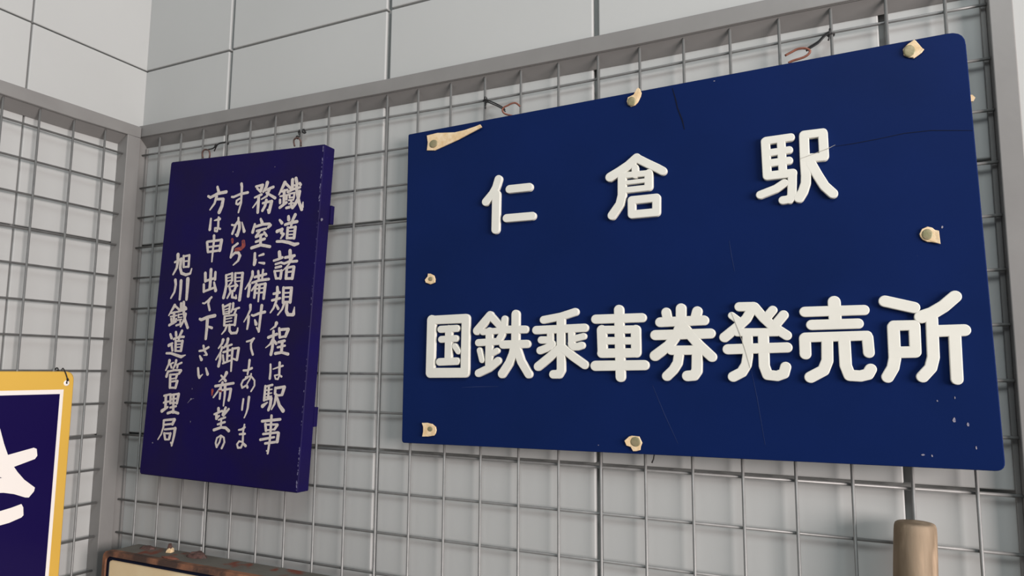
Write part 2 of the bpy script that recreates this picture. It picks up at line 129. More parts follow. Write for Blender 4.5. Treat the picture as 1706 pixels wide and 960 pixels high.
# ------------------------------------------------------------ materials
def mat(name, c, rough=0.6, metal=0.0, spec=0.5, c2=None, nscale=8.0, nlo=0.35, nhi=0.7, bump=0.0, bscale=200.0, c3=None, s3=30.0, lo3=0.62, hi3=0.7, stretch=None):
    M = bpy.data.materials.new(name); M.use_nodes = True
    nt = M.node_tree; N = nt.nodes; L = nt.links; B = N['Principled BSDF']
    B.inputs['Roughness'].default_value = rough; B.inputs['Metallic'].default_value = metal
    B.inputs['Specular IOR Level'].default_value = spec
    B.inputs['Base Color'].default_value = (*c, 1)
    tc = N.new('ShaderNodeTexCoord'); mp = N.new('ShaderNodeMapping'); L.new(tc.outputs['Object'], mp.inputs[0])
    if stretch: mp.inputs['Scale'].default_value = stretch
    prev = None
    def layer(base, cc, sc, lo, hi, det=5):
        n = N.new('ShaderNodeTexNoise'); n.inputs['Scale'].default_value = sc; n.inputs['Detail'].default_value = det
        L.new(mp.outputs[0], n.inputs['Vector'])
        r = N.new('ShaderNodeMapRange'); r.inputs[1].default_value = lo; r.inputs[2].default_value = hi
        L.new(n.outputs[0], r.inputs[0])
        x = N.new('ShaderNodeMix'); x.data_type = 'RGBA'
        if base is None: x.inputs['A'].default_value = (*c, 1)
        else: L.new(base, x.inputs['A'])
        x.inputs['B'].default_value = (*cc, 1); L.new(r.outputs[0], x.inputs['Factor'])
        return x.outputs['Result']
    if c2: prev = layer(None, c2, nscale, nlo, nhi)
    if c3: prev = layer(prev, c3, s3, lo3, hi3)
    if prev: L.new(prev, B.inputs['Base Color'])
    if bump:
        n = N.new('ShaderNodeTexNoise'); n.inputs['Scale'].default_value = bscale; n.inputs['Detail'].default_value = 3
        L.new(mp.outputs[0], n.inputs['Vector'])
        b = N.new('ShaderNodeBump'); b.inputs['Strength'].default_value = bump; b.inputs['Distance'].default_value = 0.001
        L.new(n.outputs[0], b.inputs['Height']); L.new(b.outputs[0], B.inputs['Normal'])
    return M
M_WALL = mat('wall_panel_paint', (0.445, 0.452, 0.448), 0.65, spec=0.2, c2=(0.42, 0.427, 0.422), nscale=3, bump=0.12, bscale=60)
M_JOINT = mat('joint_filler', (0.30, 0.305, 0.30), 0.8, spec=0.2)
M_FLOOR = mat('floor_concrete', (0.22, 0.21, 0.20), 0.8, c2=(0.17, 0.165, 0.16), nscale=5)
M_FRAME = mat('grey_frame_paint', (0.215, 0.21, 0.205), 0.42, spec=0.4, c2=(0.195, 0.19, 0.186), nscale=20, bump=0.08, bscale=150)
M_WIRE = mat('zinc_wire', (0.25, 0.25, 0.247), 0.42, metal=0.35, c2=(0.20, 0.20, 0.198), nscale=60)
M_BLUE = mat('blue_acrylic', (0.0042, 0.0140, 0.077), 0.45, spec=0.05, c2=(0.0038, 0.0128, 0.067), nscale=9, bump=0.04, bscale=90, c3=(0.05, 0.07, 0.14), s3=260, lo3=0.76, hi3=0.80)
M_WHITE = mat('raised_white_acrylic', (0.685, 0.675, 0.615), 0.5, spec=0.3, c2=(0.65, 0.64, 0.58), nscale=40, c3=(0.55, 0.50, 0.42), s3=160, lo3=0.72, hi3=0.80)
M_PURP = mat('indigo_paint', (0.0088, 0.0055, 0.062), 0.42, spec=0.05, c2=(0.011, 0.0075, 0.043), nscale=12, bump=0.18, bscale=140, c3=(0.08, 0.07, 0.16), s3=220, lo3=0.74, hi3=0.79)
M_BRUSH = mat('brushed_cream_paint', (0.60, 0.54, 0.50), 0.6, spec=0.3, c2=(0.52, 0.47, 0.44), nscale=90, c3=(0.42, 0.38, 0.38), s3=260, lo3=0.55, hi3=0.75)
M_RED = mat('smeared_red_paint', (0.34, 0.055, 0.035), 0.6, c2=(0.12, 0.03, 0.045), nscale=260, nlo=0.42, nhi=0.6)
M_CHIP = mat('bare_chip', (0.30, 0.27, 0.31), 0.7, c2=(0.12, 0.12, 0.20), nscale=300)
M_WEAR = mat('worn_edge', (0.22, 0.21, 0.33), 0.7, c2=(0.10, 0.09, 0.22), nscale=400)
M_CRACK = mat('crack_dark', (0.006, 0.008, 0.02), 0.8, spec=0.1)  # near-black colour of the board cracks and the box gasket
M_CRACKG = mat('crack_grey', (0.36, 0.34, 0.30), 0.8, spec=0.1)  # grey line colour where cracks cross the raised letters
M_TAN = mat('tan_leather', (0.66, 0.47, 0.26), 0.65, spec=0.3, c2=(0.78, 0.62, 0.42), nscale=130, bump=0.3, bscale=400)
M_HEAD = mat('dull_screw_head', (0.30, 0.25, 0.15), 0.5, metal=0.25, c2=(0.22, 0.21, 0.11), nscale=170, bump=0.3, bscale=500)
M_RUST = mat('rusty_steel', (0.16, 0.05, 0.028), 0.75, c2=(0.24, 0.095, 0.065), nscale=240, bump=0.4, bscale=600)
M_DRUST = mat('dark_rusty_steel', (0.05, 0.03, 0.026), 0.7, c2=(0.14, 0.07, 0.06), nscale=200)
M_TIE = mat('black_tie_wire', (0.012, 0.012, 0.013), 0.5)
M_YEL = mat('yellow_enamel', (0.70, 0.43, 0.075), 0.28, c2=(0.66, 0.40, 0.07), nscale=6)
M_ENW = mat('white_enamel', (0.86, 0.81, 0.77), 0.28)
M_NAVY = mat('navy_enamel', (0.008, 0.004, 0.055), 0.30, spec=0.12)
M_WOOD = mat('weathered_pole_wood', (0.29, 0.22, 0.155), 0.8, spec=0.15, c2=(0.14, 0.10, 0.065), nscale=48, nlo=0.38, nhi=0.68, bump=0.35, bscale=160, stretch=(1, 1, 0.18), c3=(0.45, 0.33, 0.23), s3=60, lo3=0.55, hi3=0.75)
M_BOXM = mat('old_box_metal', (0.105, 0.095, 0.08), 0.7, c2=(0.15, 0.14, 0.12), nscale=18, c3=(0.17, 0.04, 0.02), s3=26, lo3=0.58, hi3=0.66, bump=0.3, bscale=200)
M_RIM = mat('orange_rust_rim', (0.27, 0.115, 0.06), 0.8, c2=(0.055, 0.03, 0.022), nscale=22, nlo=0.40, nhi=0.56, bump=0.4, bscale=260)
M_CREAM = mat('cream_faded_panel', (0.80, 0.66, 0.42), 0.6, c2=(0.62, 0.44, 0.24), nscale=9, nlo=0.45, nhi=0.8, stretch=(1, 1, 0.4))

# ------------------------------------------------------------ helpers
def put(name, verts, faces, material, parent=None, smooth=False):
    me = bpy.data.meshes.new(name); me.from_pydata([tuple(v) for v in verts], [], faces); me.update()
    bm = bmesh.new(); bm.from_mesh(me); bmesh.ops.recalc_face_normals(bm, faces=bm.faces); bm.to_mesh(me); bm.free()
    if smooth:
        for p in me.polygons: p.use_smooth = True
    me.materials.append(material)
    o = bpy.data.objects.new(name, me); COL.objects.link(o)
    if parent is not None: o.parent = parent
    return o
def inst(src, parent, loc):
    o = src.copy(); COL.objects.link(o); o.parent = parent; o.location = loc
    return o
def thing(name, label, cat, loc=(0, 0, 0), group=None, mat4=None):
    o = bpy.data.objects.new(name, None); COL.objects.link(o); o.empty_display_size = 0.05
    if mat4 is not None: o.matrix_world = mat4
    else: o.location = loc
    o['label'] = label; o['category'] = cat
    if group: o['group'] = group
    return o
def tag(o, label, cat, group=None):
    o['label'] = label; o['category'] = cat
    if group: o['group'] = group
    return o
def boxg(x0, x1, y0, y1, z0, z1):
    v = [(x, y, z) for x in (x0, x1) for y in (y0, y1) for z in (z0, z1)]
    f = [(0, 1, 3, 2), (4, 6, 7, 5), (0, 4, 5, 1), (2, 3, 7, 6), (0, 2, 6, 4), (1, 5, 7, 3)]
    return v, f
def box(name, x0, x1, y0, y1, z0, z1, material, parent=None, bev=0.0, seg=2):
    v, f = boxg(x0, x1, y0, y1, z0, z1)
    o = put(name, v, f, material, parent)
    if bev:
        bm = bmesh.new(); bm.from_mesh(o.data)
        bmesh.ops.bevel(bm, geom=list(bm.edges), offset=bev, segments=seg, affect='EDGES', profile=0.5)
        bm.to_mesh(o.data); bm.free()
    return o
def tube(name, pts, r, material, parent=None, n=8, sub=3, radii=None):
    P = [Vector(p) for p in pts]
    # Catmull-Rom resample
    Q = []; RR = []
    for i in range(len(P) - 1):
        a = P[max(i - 1, 0)]; b = P[i]; c = P[i + 1]; d = P[min(i + 2, len(P) - 1)]
        for k in range(sub):
            t = k / sub
            Q.append(0.5 * ((2 * b) + (c - a) * t + (2 * a - 5 * b + 4 * c - d) * t * t + (3 * b - a - 3 * c + d) * t ** 3))
            RR.append(r if radii is None else radii[i] * (1 - t) + radii[i + 1] * t)
    Q.append(P[-1]); RR.append(r if radii is None else radii[-1])
    v = []; f = []
    up = Vector((0, 0, 1))
    for i, q in enumerate(Q):
        t = (Q[min(i + 1, len(Q) - 1)] - Q[max(i - 1, 0)])
        if t.length < 1e-9: t = Vector((0, 0, 1))
        t.normalize()
        a = t.cross(up)
        if a.length < 0.05: a = t.cross(Vector((1, 0, 0)))
        a.normalize(); b = t.cross(a)
        for k in range(n):
            th = 2 * math.pi * k / n
            v.append(q + (a * math.cos(th) + b * math.sin(th)) * RR[i])
    for i in range(len(Q) - 1):
        for k in range(n):
            f.append((i * n + k, i * n + (k + 1) % n, (i + 1) * n + (k + 1) % n, (i + 1) * n + k))
    f.append(tuple(range(n))); f.append(tuple((len(Q) - 1) * n + k for k in range(n)))
    return put(name, v, f, material, parent, smooth=True)
def prism(name, poly, z0, z1, material, parent, lift=None, bev=0.0, centre=None):
    # outline on the board plane, raised from z0 to z1; lift(x, y) bends it off the plane
    n = len(poly); v = []; f = []
    lf = lift or (lambda x, y: 0.0)
    cx = sum(p[0] for p in poly) / n; cy = sum(p[1] for p in poly) / n
    for x, y in poly: v.append((x, y, z0 + lf(x, y)))
    for x, y in poly: v.append((x, y, z1 - bev + lf(x, y)))
    top = n
    if bev:
        for x, y in poly:
            d = math.hypot(x - cx, y - cy) or 1
            k = max(0.0, 1 - bev * 1.2 / d)
            v.append((cx + (x - cx) * k, cy + (y - cy) * k, z1 + lf(x, y)))
        top = 2 * n
    for i in range(n):
        j = (i + 1) % n
        f.append((i, j, n + j, n + i))
        if bev: f.append((n + i, n + j, 2 * n + j, 2 * n + i))
    f.append(tuple(range(n))); f.append(tuple(top + i for i in range(n)))
    return put(name, v, f, material, parent)
def capsule(v, f, x0, y0, r0, x1, y1, r1, z0, z1, seg, bev):
    th = math.atan2(y1 - y0, x1 - x0); b = len(v); ring = []
    for k in range(seg + 1):
        a = th - math.pi / 2 + math.pi * k / seg; ring.append((x1, y1, r1, a))
    for k in range(seg + 1):
        a = th + math.pi / 2 + math.pi * k / seg; ring.append((x0, y0, r0, a))
    n = len(ring)
    lv = [(0.0, z0), (0.0, z1 - bev)] + ([(bev * 0.35, z1 - bev * 0.3), (bev, z1)] if bev else [])
    for ins, z in lv:
        for (cx, cy, r, a) in ring: v.append((cx + (r - ins) * math.cos(a), cy + (r - ins) * math.sin(a), z))
    for l in range(len(lv) - 1):
        for i in range(n):
            j = (i + 1) % n; f.append((b + l * n + i, b + l * n + j, b + (l + 1) * n + j, b + (l + 1) * n + i))
    f.append(tuple(b + (len(lv) - 1) * n + i for i in range(n)))
def glyph(name, strokes, h, seg, bev, material, parent, label=None, grow=0.0):
    v = []; f = []; k = 0
    for s in strokes:
        w0, w1 = s[0] / 2e4 + grow, s[1] / 2e4 + grow
        P = [(s[i] / 1e4, s[i + 1] / 1e4) for i in range(2, len(s), 2)]
        n = len(P) - 1
        for i in range(n):
            ra = w0 + (w1 - w0) * i / n; rb = w0 + (w1 - w0) * (i + 1) / n
            capsule(v, f, *P[i], ra, *P[i + 1], rb, 0.0, h + k * 6e-6, seg, bev); k += 1
    me = bpy.data.meshes.new(name); me.from_pydata(v, [], f); me.update(); me.materials.append(material)
    o = bpy.data.objects.new(name, me); COL.objects.link(o); o.parent = parent
    if label: o['label'] = label
    return o
def strip(name, pts, w, z, material, parent):
    v = []; f = []
    for i, (x, y) in enumerate(pts):
        a = pts[max(i - 1, 0)]; b = pts[min(i + 1, len(pts) - 1)]
        dx, dy = b[0] - a[0], b[1] - a[1]; l = math.hypot(dx, dy)
        ww = w * (0.45 if i in (0, len(pts) - 1) else random.uniform(0.8, 1.2)) / 2
        for s_ in (-1, 1):
            for zz in (z - 0.00015, z): v.append((x - dy / l * ww * s_, y + dx / l * ww * s_, zz))
    for i in range(len(pts) - 1):
        a = i * 4; b = a + 4
        f += [(a + 1, a + 3, b + 3, b + 1), (a, a + 1, b + 1, b), (a + 2, b + 2, b + 3, a + 3), (a, b, b + 2, a + 2)]
    f += [(0, 2, 3, 1), tuple(4 * (len(pts) - 1) + k for k in (0, 1, 3, 2))]
    return put(name, v, f, material, parent)
def frame_matrix(d):
    M = Matrix.Identity(4)
    for i in range(3):
        M[i][0] = d['r'][i]; M[i][1] = d['u'][i]; M[i][2] = -d['n'][i]; M[i][3] = d['o'][i]
    return M
def rounded(q, rad, seg=5):
    out = []
    n = len(q)
    for i in range(n):
        p = Vector((*q[i], 0)); a = Vector((*q[i - 1], 0)) - p; b = Vector((*q[(i + 1) % n], 0)) - p
        a.normalize(); b.normalize(); r = rad[i]
        for k in range(seg + 1):
            t = k / seg
            c = p + a * r * (1 - t) ** 2 + b * r * t ** 2
            out.append((c.x, c.y))
    return out

# ------------------------------------------------------------ the setting
DW = 0.010; XL = -0.0157; MOD = 0.3035
floor = box('floor', -0.3, 12.0, -12.0, 0.3, -0.05, 0.0, M_FLOOR); floor['kind'] = 'structure'
wb = box('wall_back', XL - 0.04, 2.7, DW + 0.009, DW + 0.06, 0, 3.05, M_JOINT); wb['kind'] = 'structure'
wl = box('wall_left', XL - 0.06, XL - 0.009, -2.9, DW + 0.009, 0, 3.05, M_JOINT); wl['kind'] = 'structure'
def tiles(parent, us, zs, gapu, gapz, back):
    for i in range(len(us) - 1):
        for j in range(len(zs) - 1):
            u0, u1 = us[i] + (gapu / 2 if i else 0), us[i + 1] - gapu / 2
            z0, z1 = zs[j] + gapz / 2, zs[j + 1] - gapz / 2
            if back: box('panel', u0, u1, DW, DW + 0.0095, z0, z1, M_WALL, parent, 0.0014, 2)
            else: box('panel', XL - 0.0095, XL, -u1, -u0, z0, z1, M_WALL, parent, 0.0014, 2)
zs = [1.755 + MOD * k for k in range(-5, 5)]
zs = [0.0] + [z for z in zs if z > 0.05]
us = [XL - 0.004] + [0.181 + MOD * k for k in range(0, 9)]
tiles(wb, us, zs, 0.0075, 0.0032, True)
tiles(wl, [-DW - 0.004] + [0.1775 + MOD * k for k in range(0, 9)], zs, 0.0026, 0.0022, False)

# ------------------------------------------------------------ mesh panels
WR = 0.0016
RZ = [1.90 - 0.05 * j for j in range(37)]
def wire_mesh(name, length, axis, parent):
    v = []; f = []; n = 8
    for e in (0, 1):
        for k in range(n):
            a = 2 * math.pi * k / n; c, s_ = WR * math.cos(a), WR * math.sin(a); t = e * length
            v.append({'x': (t, c, s_), 'y': (c, t, s_), 'z': (c, s_, t)}[axis])
    for k in range(n): f.append((k, (k + 1) % n, n + (k + 1) % n, n + k))
    f += [tuple(range(n)), tuple(range(n, 2 * n))]
    o = put(name, v, f, M_WIRE, parent, smooth=False)
    for p in o.data.polygons[:n]: p.use_smooth = True
    return o
def bent_bar(name, secs, y0, y1, parent, along='x'):
    # secs: (u, zbottom, ztop)
    v = []; f = []
    for u, zb, zt in secs:
        for y, z in ((y0, zb), (y1, zb), (y1, zt), (y0, zt)):
            v.append((u, y, z) if along == 'x' else (-y, u, z))
    for i in range(len(secs) - 1):
        for k in range(4): f.append((i * 4 + k, i * 4 + (k + 1) % 4, i * 4 + 4 + (k + 1) % 4, i * 4 + 4 + k))
    f += [(0, 1, 2, 3), tuple(4 * (len(secs) - 1) + k for k in range(4))]
    o = put(name, v, f, M_FRAME, parent)
    b = o.modifiers.new('bevel', 'BEVEL'); b.width = 0.0009; b.segments = 2; b.limit_method = 'ANGLE'
    return o
FZ0 = 0.045
pb = thing('mesh_panel', 'wide grey wire mesh panel on the rear wall carrying the two blue signs', 'mesh panel', (0, 0, FZ0))
bp = Vector((0, 0, -FZ0))
o = bent_bar('frame_bar', [(-0.0005, 1.9345, 1.9535), (0.10, 1.9325, 1.9527), (0.265, 1.9305, 1.9498), (0.50, 1.9282, 1.9471), (0.69, 1.9272, 1.947), (0.845, 1.9270, 1.9475), (1.0, 1.9292, 1.9488), (1.197, 1.930, 1.9495)], -0.008, 0.0095, pb); o.location = bp
for nm, a in (('post', (-0.0145, -0.0005)), ('post', (1.1785, 1.1970))):
    o = box(nm, a[0], a[1], -0.0078, 0.0093, FZ0, 1.9345 if a[0] < 0 else 1.9292, M_FRAME, pb, 0.0009); o.location = bp
o = box('frame_bar', 0.0, 1.178, -0.008, 0.0095, FZ0, FZ0 + 0.02, M_FRAME, pb, 0.0009); o.location = bp
def lip(secs, ys3, parent, along='x'):
    # folded lower return of the channel: flat underside, then a flange down to the wall, its slope made up to shade the band darker
    v = []; f = []; n = 5
    for u, zb in secs:
        for y, z in ((ys3[0], zb + 0.003), (ys3[0], zb), (ys3[1], zb), (ys3[2], zb - 0.0128), (ys3[2], zb + 0.003)):
            v.append((u, y, z) if along == 'x' else (-y, u, z))
    for i in range(len(secs) - 1):
        for k in range(n): f.append((i * n + k, i * n + (k + 1) % n, (i + 1) * n + (k + 1) % n, (i + 1) * n + k))
    f += [tuple(range(n)), tuple((len(secs) - 1) * n + k for k in range(n))]
    return put('frame_lip', v, f, M_FRAME, parent)
o = lip([(0.0, 1.9340), (0.10, 1.9320), (0.265, 1.9300), (0.50, 1.9277), (0.69, 1.9267), (0.845, 1.9265), (1.0, 1.9287), (1.178, 1.9292)], (-0.006, -0.0040, 0.0094), pb); o.location = bp
o = box('frame_lip', -0.0005, 0.0040, 0.0062, 0.0094, FZ0, 1.918, M_FRAME, pb, 0.0006); o.location = bp
o = box('frame_lip', 1.174, 1.1785, 0.0062, 0.0094, FZ0, 1.916, M_FRAME, pb, 0.0006); o.location = bp
src = wire_mesh('wire', 1.885, 'z', pb); src.location = (0.0445, -WR, 0.0) ; 
for i in range(1, 23): inst(src, pb, (0.0445 + 0.05 * i, -WR, 0.0))
tp = [(0.0, WR, 1.906), (0.137, WR, 1.9037), (0.29, WR, 1.9015), (0.444, WR, 1.8980), (0.594, WR, 1.8962), (0.743, WR, 1.8973), (0.844, WR, 1.899), (0.945, WR, 1.9013), (1.046, WR, 1.9032), (1.179, WR, 1.9035)]
o = tube('wire', tp, WR, M_WIRE, pb, n=8, sub=3); o.location = bp
src = wire_mesh('wire', 1.179, 'x', pb); src.location = (0.0, WR, RZ[1] - FZ0)
for z in RZ[2:]: inst(src, pb, (0.0, WR, z - FZ0))

pl = thing('mesh_panel', 'narrow grey wire mesh panel on the bright left wall carrying the yellow-edged sign', 'mesh panel', (0, -0.5, FZ0))
bl = Vector((0, 0.5, -FZ0))
o = bent_bar('frame_bar', [(-0.0092, 1.9315, 1.950), (-0.12, 1.929, 1.9495), (-0.24, 1.9293, 1.9482), (-1.0, 1.930, 1.949)], -0.008, 0.0150, pl, 'y'); o.location = bl
o = box('frame_bar', -0.0150, 0.008, -0.98, -0.0330, FZ0, FZ0 + 0.02, M_FRAME, pl, 0.0009); o.location = bl
for a in ((-0.0325, -0.0092), (-1.0, -0.98)):
    o = box('post', -0.0150, 0.0079, a[0], a[1], FZ0, 1.9312 if a[0] > -0.5 else 1.93, M_FRAME, pl, 0.0009); o.location = bl
o = lip([(-0.0325, 1.9308), (-0.12, 1.9286), (-0.24, 1.9289), (-0.98, 1.9292)], (-0.006, -0.0030, 0.0149), pl, 'y'); o.location = bl
src = wire_mesh('wire', 1.885, 'z', pl); src.location = (WR, 0.5 - 0.0661, 0.0)
for k in range(2, 20): inst(src, pl, (WR, 0.5 - 0.0161 - 0.05 * k, 0.0))
src = wire_mesh('wire', 0.9480, 'y', pl); src.location = (-WR, 0.5 - 0.9805, RZ[0] - FZ0)
for z in RZ[1:]: inst(src, pl, (-WR, 0.5 - 0.9805, z - FZ0))

# ------------------------------------------------------------ large blue station sign
PB = D['PB']; mb = frame_matrix(PB)
bs = thing('station_sign', 'large blue board with eleven raised white characters hung on the rear mesh', 'sign', mat4=mb)
q = PB['q']  # TL TR BR BL
prism('board', rounded(q, [0.002, 0.014, 0.008, 0.004]), -0.0045, 0.0, M_BLUE, bs, bev=0.0007)
for ch, st in BIG:
    glyph('letter', st, 0.0044, 10, 0.0007, M_WHITE, bs, 'raised white character ' + ch, grow=-0.00008)
def dome(name, c, rx, ry, h, z, material, parent, n=20):
    v = []; f = []
    rings = [(1.0, 0.0), (1.0, 0.45), (0.93, 0.75), (0.75, 0.92), (0.4, 1.0)]
    for k, hh in rings:
        for i in range(n):
            a = 2 * math.pi * i / n
            v.append((c[0] + rx * k * math.cos(a), c[1] + ry * k * math.sin(a), z + h * hh))
    for l in range(len(rings) - 1):
        for i in range(n): j = (i + 1) % n; f.append((l * n + i, l * n + j, (l + 1) * n + j, (l + 1) * n + i))
    f.append(tuple(range(n))); f.append(tuple((len(rings) - 1) * n + i for i in range(n)))
    return put(name, v, f, material, parent, smooth=True)
def tear_lift(key):
    if key == 'TL': return lambda x, y: max(0.0, (x + 0.262)) ** 1.4 * 0.11
    if key == 'TM': return lambda x, y: max(0.0, y - 0.190) * 0.12
    c = D[key + 'h'][0]
    return lambda x, y: max(0.0, math.hypot(x - c[0], y - c[1]) - 0.004) * 0.16
for key in ('TL', 'TM', 'TR', 'LM', 'RM', 'BL', 'BM'):
    h = D[key + 'h']; rx = abs(h[1][0] - h[0][0]); ry = abs(h[2][1] - h[0][1])
    w_ = prism('leather_washer', D[key], 0.0002, 0.0016, M_TAN, bs, lift=tear_lift(key), bev=0.0004)
    if key == 'TL': w_['label'] = 'long torn strip of tan leather curling off under the screw'
    dome('screw_head', h[0], rx, ry, 0.0014, 0.0014, M_HEAD, bs)
strip('crack', D['cracks'], 0.0013, 0.0003, M_CRACK, bs)
strip('crack', D['crack2'][:7], 0.0006, 0.0003, M_CRACK, bs)
strip('crack', D['crack2'][6:], 0.0006, 0.0048, M_CRACKG, bs)
strip('crack', D['crackC'], 0.0005, 0.0048, M_CRACKG, bs)
M_SCR = mat('faint_scratch', (0.022, 0.036, 0.11), 0.5, spec=0.1)
for P in ([(0.108, -0.112), (0.1125, -0.140), (0.118, -0.185)], [(0.008, -0.128), (0.020, -0.158), (0.033, -0.187)], [(-0.225, -0.131), (-0.205, -0.130), (-0.175, -0.1295)], [(0.092, 0.02), (0.0935, 0.005), (0.096, -0.012)]):
    strip('scratch', P, 0.0006, 0.0002, M_SCR, bs)
def chip(c, w, h, parent, material=None, z=0.0003):
    n = 7; r0 = random.random() * 6
    P = [(c[0] + w * math.cos(6.283 * i / n + r0) * random.uniform(0.5, 1.0), c[1] + h * math.sin(6.283 * i / n + r0) * random.uniform(0.5, 1.0)) for i in range(n)]
    return prism('paint_chip', P, 0.00002, z, material or M_CHIP, parent)
for i, c in enumerate(D['chips']):
    if i == 7: continue
    w, h = ((0.0022, 0.0042), (0.0018, 0.0035), (0.0010, 0.0030), (0.0026, 0.0014), (0.0010, 0.0022), (0.0010, 0.0018), (0.0012, 0.0024), (0, 0), (0.002, 0.001), (0.0016, 0.0007), (0.001, 0.0022))[i]
    chip(c, w * 0.7, h * 0.7, bs)
v_ = D['chips'][7]
prism('leather_washer', [(v_[0] - 0.004, v_[1] - 0.003), (v_[0] + 0.001, v_[1] - 0.003), (v_[0] + 0.0028, v_[1]), (v_[0] + 0.0008, v_[1] + 0.003), (v_[0] - 0.004, v_[1] + 0.004)], -0.0075, -0.0048, M_TAN, bs)
inv = mb.inverted()
for key, rr in (('h1', 0.0011), ('h2', 0.0013)):
    P = [inv @ Vector(p) for p in D[key]]
    o = tube('screw_hook', P, rr, M_RUST, bs)
    o['label'] = 'rusty open screw hook'

# ------------------------------------------------------------ indigo board with brush lettering
PP = D['PP']; mp_ = frame_matrix(PP)
ps = thing('notice_board', 'thick narrow indigo board with five columns of hand-brushed cream writing', 'sign', mat4=mp_)
prism('board', rounded(PP['q'], [0.003, 0.002, 0.002, 0.004]), -0.021, 0.0, M_PURP, ps, bev=0.0012)
for vy in (0.138, -0.136):
    vx0, vx1 = -0.13, 0.1515
    box('batten', vx0, vx1 if vy > 0 else 0.1475, vy - 0.013, vy + 0.013, -0.0275, -0.0205, M_PURP, ps, 0.0008)
for ch, st in SMALL:
    glyph('letter', st, 0.00035, 6, 0.0, M_BRUSH, ps, 'brushed cream character ' + ch)
glyph('paint_smear', [[62, 50, 163, 1023, 177, 965, 124, 923, 34, 914]], 0.00042, 8, 0.0, M_RED, ps, 'smeared red paint')
glyph('paint_smear', [[46, 30, -50, 1064, -45, 1019]], 0.00044, 8, 0.0, M_RED, ps, 'smeared red paint')
glyph('paint_smear', [[40, 22, -180, -1075, -181, -1147]], 0.0003, 8, 0.0, M_RED, ps, 'smeared red paint')
glyph('paint_smear', [[22, 30, -55, -1081, -13, -1085]], 0.00048, 8, 0.0, M_RED, ps, 'smeared red paint')
PC = D['pchip']
chip(PC[0], 0.0022, 0.0024, ps, z=0.0009).location = (-0.003, 0, 0)
def edge_u(v): return 0.1453 + (0.1494 - 0.1453) * (v + 0.2318) / 0.4636 - 0.0016
for v0, v1, n_, sz in ((0.228, 0.150, 34, 0.0010), (0.145, 0.02, 14, 0.0005), (0.02, -0.17, 16, 0.0005), (-0.175, -0.230, 26, 0.0011)):
    for k in range(n_):
        vv = random.uniform(v0, v1); cc = sz * random.uniform(0.5, 1.3)
        chip((edge_u(vv) + random.uniform(-0.0007, 0.0003), vv), cc * 0.7, cc * random.uniform(1.2, 3.0), ps, M_WEAR, 0.00012)
for c, w, h in ((PC[10], 0.0022, 0.0016), (PC[11], 0.0026, 0.0022), (PC[12], 0.0008, 0.0028), (PC[13], 0.0006, 0.002), (PC[14], 0.0018, 0.0010), (PC[15], 0.0010, 0.0010), (( -0.0155, 0.2075), 0.0008, 0.0008)):
    chip(c, w * 0.7, h * 0.7, ps, z=0.00015)
strip('scratch', [(PC[11][0] - 0.006, PC[11][1] - 0.006), (PC[11][0], PC[11][1]), (PC[11][0] + 0.006, PC[11][1] + 0.001)], 0.0007, 0.0002, M_CHIP, ps)
invp = mp_.inverted()
for key in ('p1', 'p2'):
    P = [invp @ Vector(p) for p in D[key]]
    o = tube('screw_eye', P, 0.0012, M_DRUST, ps); o['label'] = 'rusty screw eye'

# ------------------------------------------------------------ black wire ties
def tie(paths, label, loops, r=0.00075):
    base = Vector(paths[0][-1])
    t = thing('wire_tie', label, 'wire tie', base, 'wire ties holding the signs on the mesh')
    for p in paths:
        tube('strand', [Vector(q) - base for q in p], r, M_TIE, t, n=6)
    for c, rr, ax in loops:
        c = Vector(c) - base; P = []
        for k in range(13):
            a = 2 * math.pi * k / 12 * 1.0
            if ax == 'x': P.append(c + Vector((0.0005 * k / 6 - 0.0005, rr * math.cos(a), rr * math.sin(a))))
            elif ax == 'z': P.append(c + Vector((rr * math.cos(a), rr * math.sin(a), 0.0005 * k / 6 - 0.0005)))
            else: P.append(c + Vector((rr * math.cos(a), 0.0005 * k / 6 - 0.0005, rr * math.sin(a))))
        tube('knot', P, r * 1.15, M_TIE, t, n=6, sub=2)
def shift(P, d): return [(p[0] + d[0], p[1] + d[1], p[2] + d[2]) for p in P]
tie([D['h1tie'], shift(D['h1tie'], (0.001, -0.001, -0.003)), D['h1tail']], 'black wire tie on the left hook of the large blue sign', [((0.6451, -0.0005, 1.8945), 0.003, 'z'), ((0.6450, 0.0, 1.8965), 0.0035, 'x')], 0.0009)
tie([D['h2tie'], shift(D['h2tie'], (0.0, -0.001, -0.0022)), D['h2tail']], 'black wire tie on the right hook of the large blue sign', [((1.0440, -0.0005, 1.900), 0.003, 'z'), ((1.0435, 0.0, 1.903), 0.0035, 'x')], 0.0009)
tie([D['p1tie'], D['p1tail']], 'stretched black wire tie on the left screw eye of the indigo board', [((0.1945, 0.0, 1.9015), 0.0026, 'x'), ((0.1805, -0.009, 1.8945), 0.0012, 'y'), ((0.1815, -0.009, 1.8960), 0.0012, 'y')], 0.0010)
tie([D['p2tie'], shift(D['p2tie'], (0.0015, -0.001, 0.0))], 'short black wire tie on the right screw eye of the indigo board', [((0.3480, 0.0, 1.8975), 0.0026, 'x'), ((0.3475, -0.009, 1.8935), 0.0013, 'y'), ((0.3470, -0.012, 1.8850), 0.0014, 'y')], 0.0011)
tie([D['ytie']], 'black wire tie through the corner hole of the yellow-edged sign', [((0.000, -0.1105, 1.5505), 0.0038, 'y'), ((0.0135, -0.1022, 1.5375), 0.0016, 'y')], 0.0008)
P = D['tick']; tie([[(P[0][0] + 0.002, -0.0045, P[0][2] + 0.032), (P[0][0], -0.004, P[0][2]), (P[1][0], -0.005, P[1][2])]], 'loose black wire end hanging below the large blue sign', [((P[0][0] + 0.002, 0.0, P[0][2] + 0.033), 0.0035, 'y')], 0.0008)

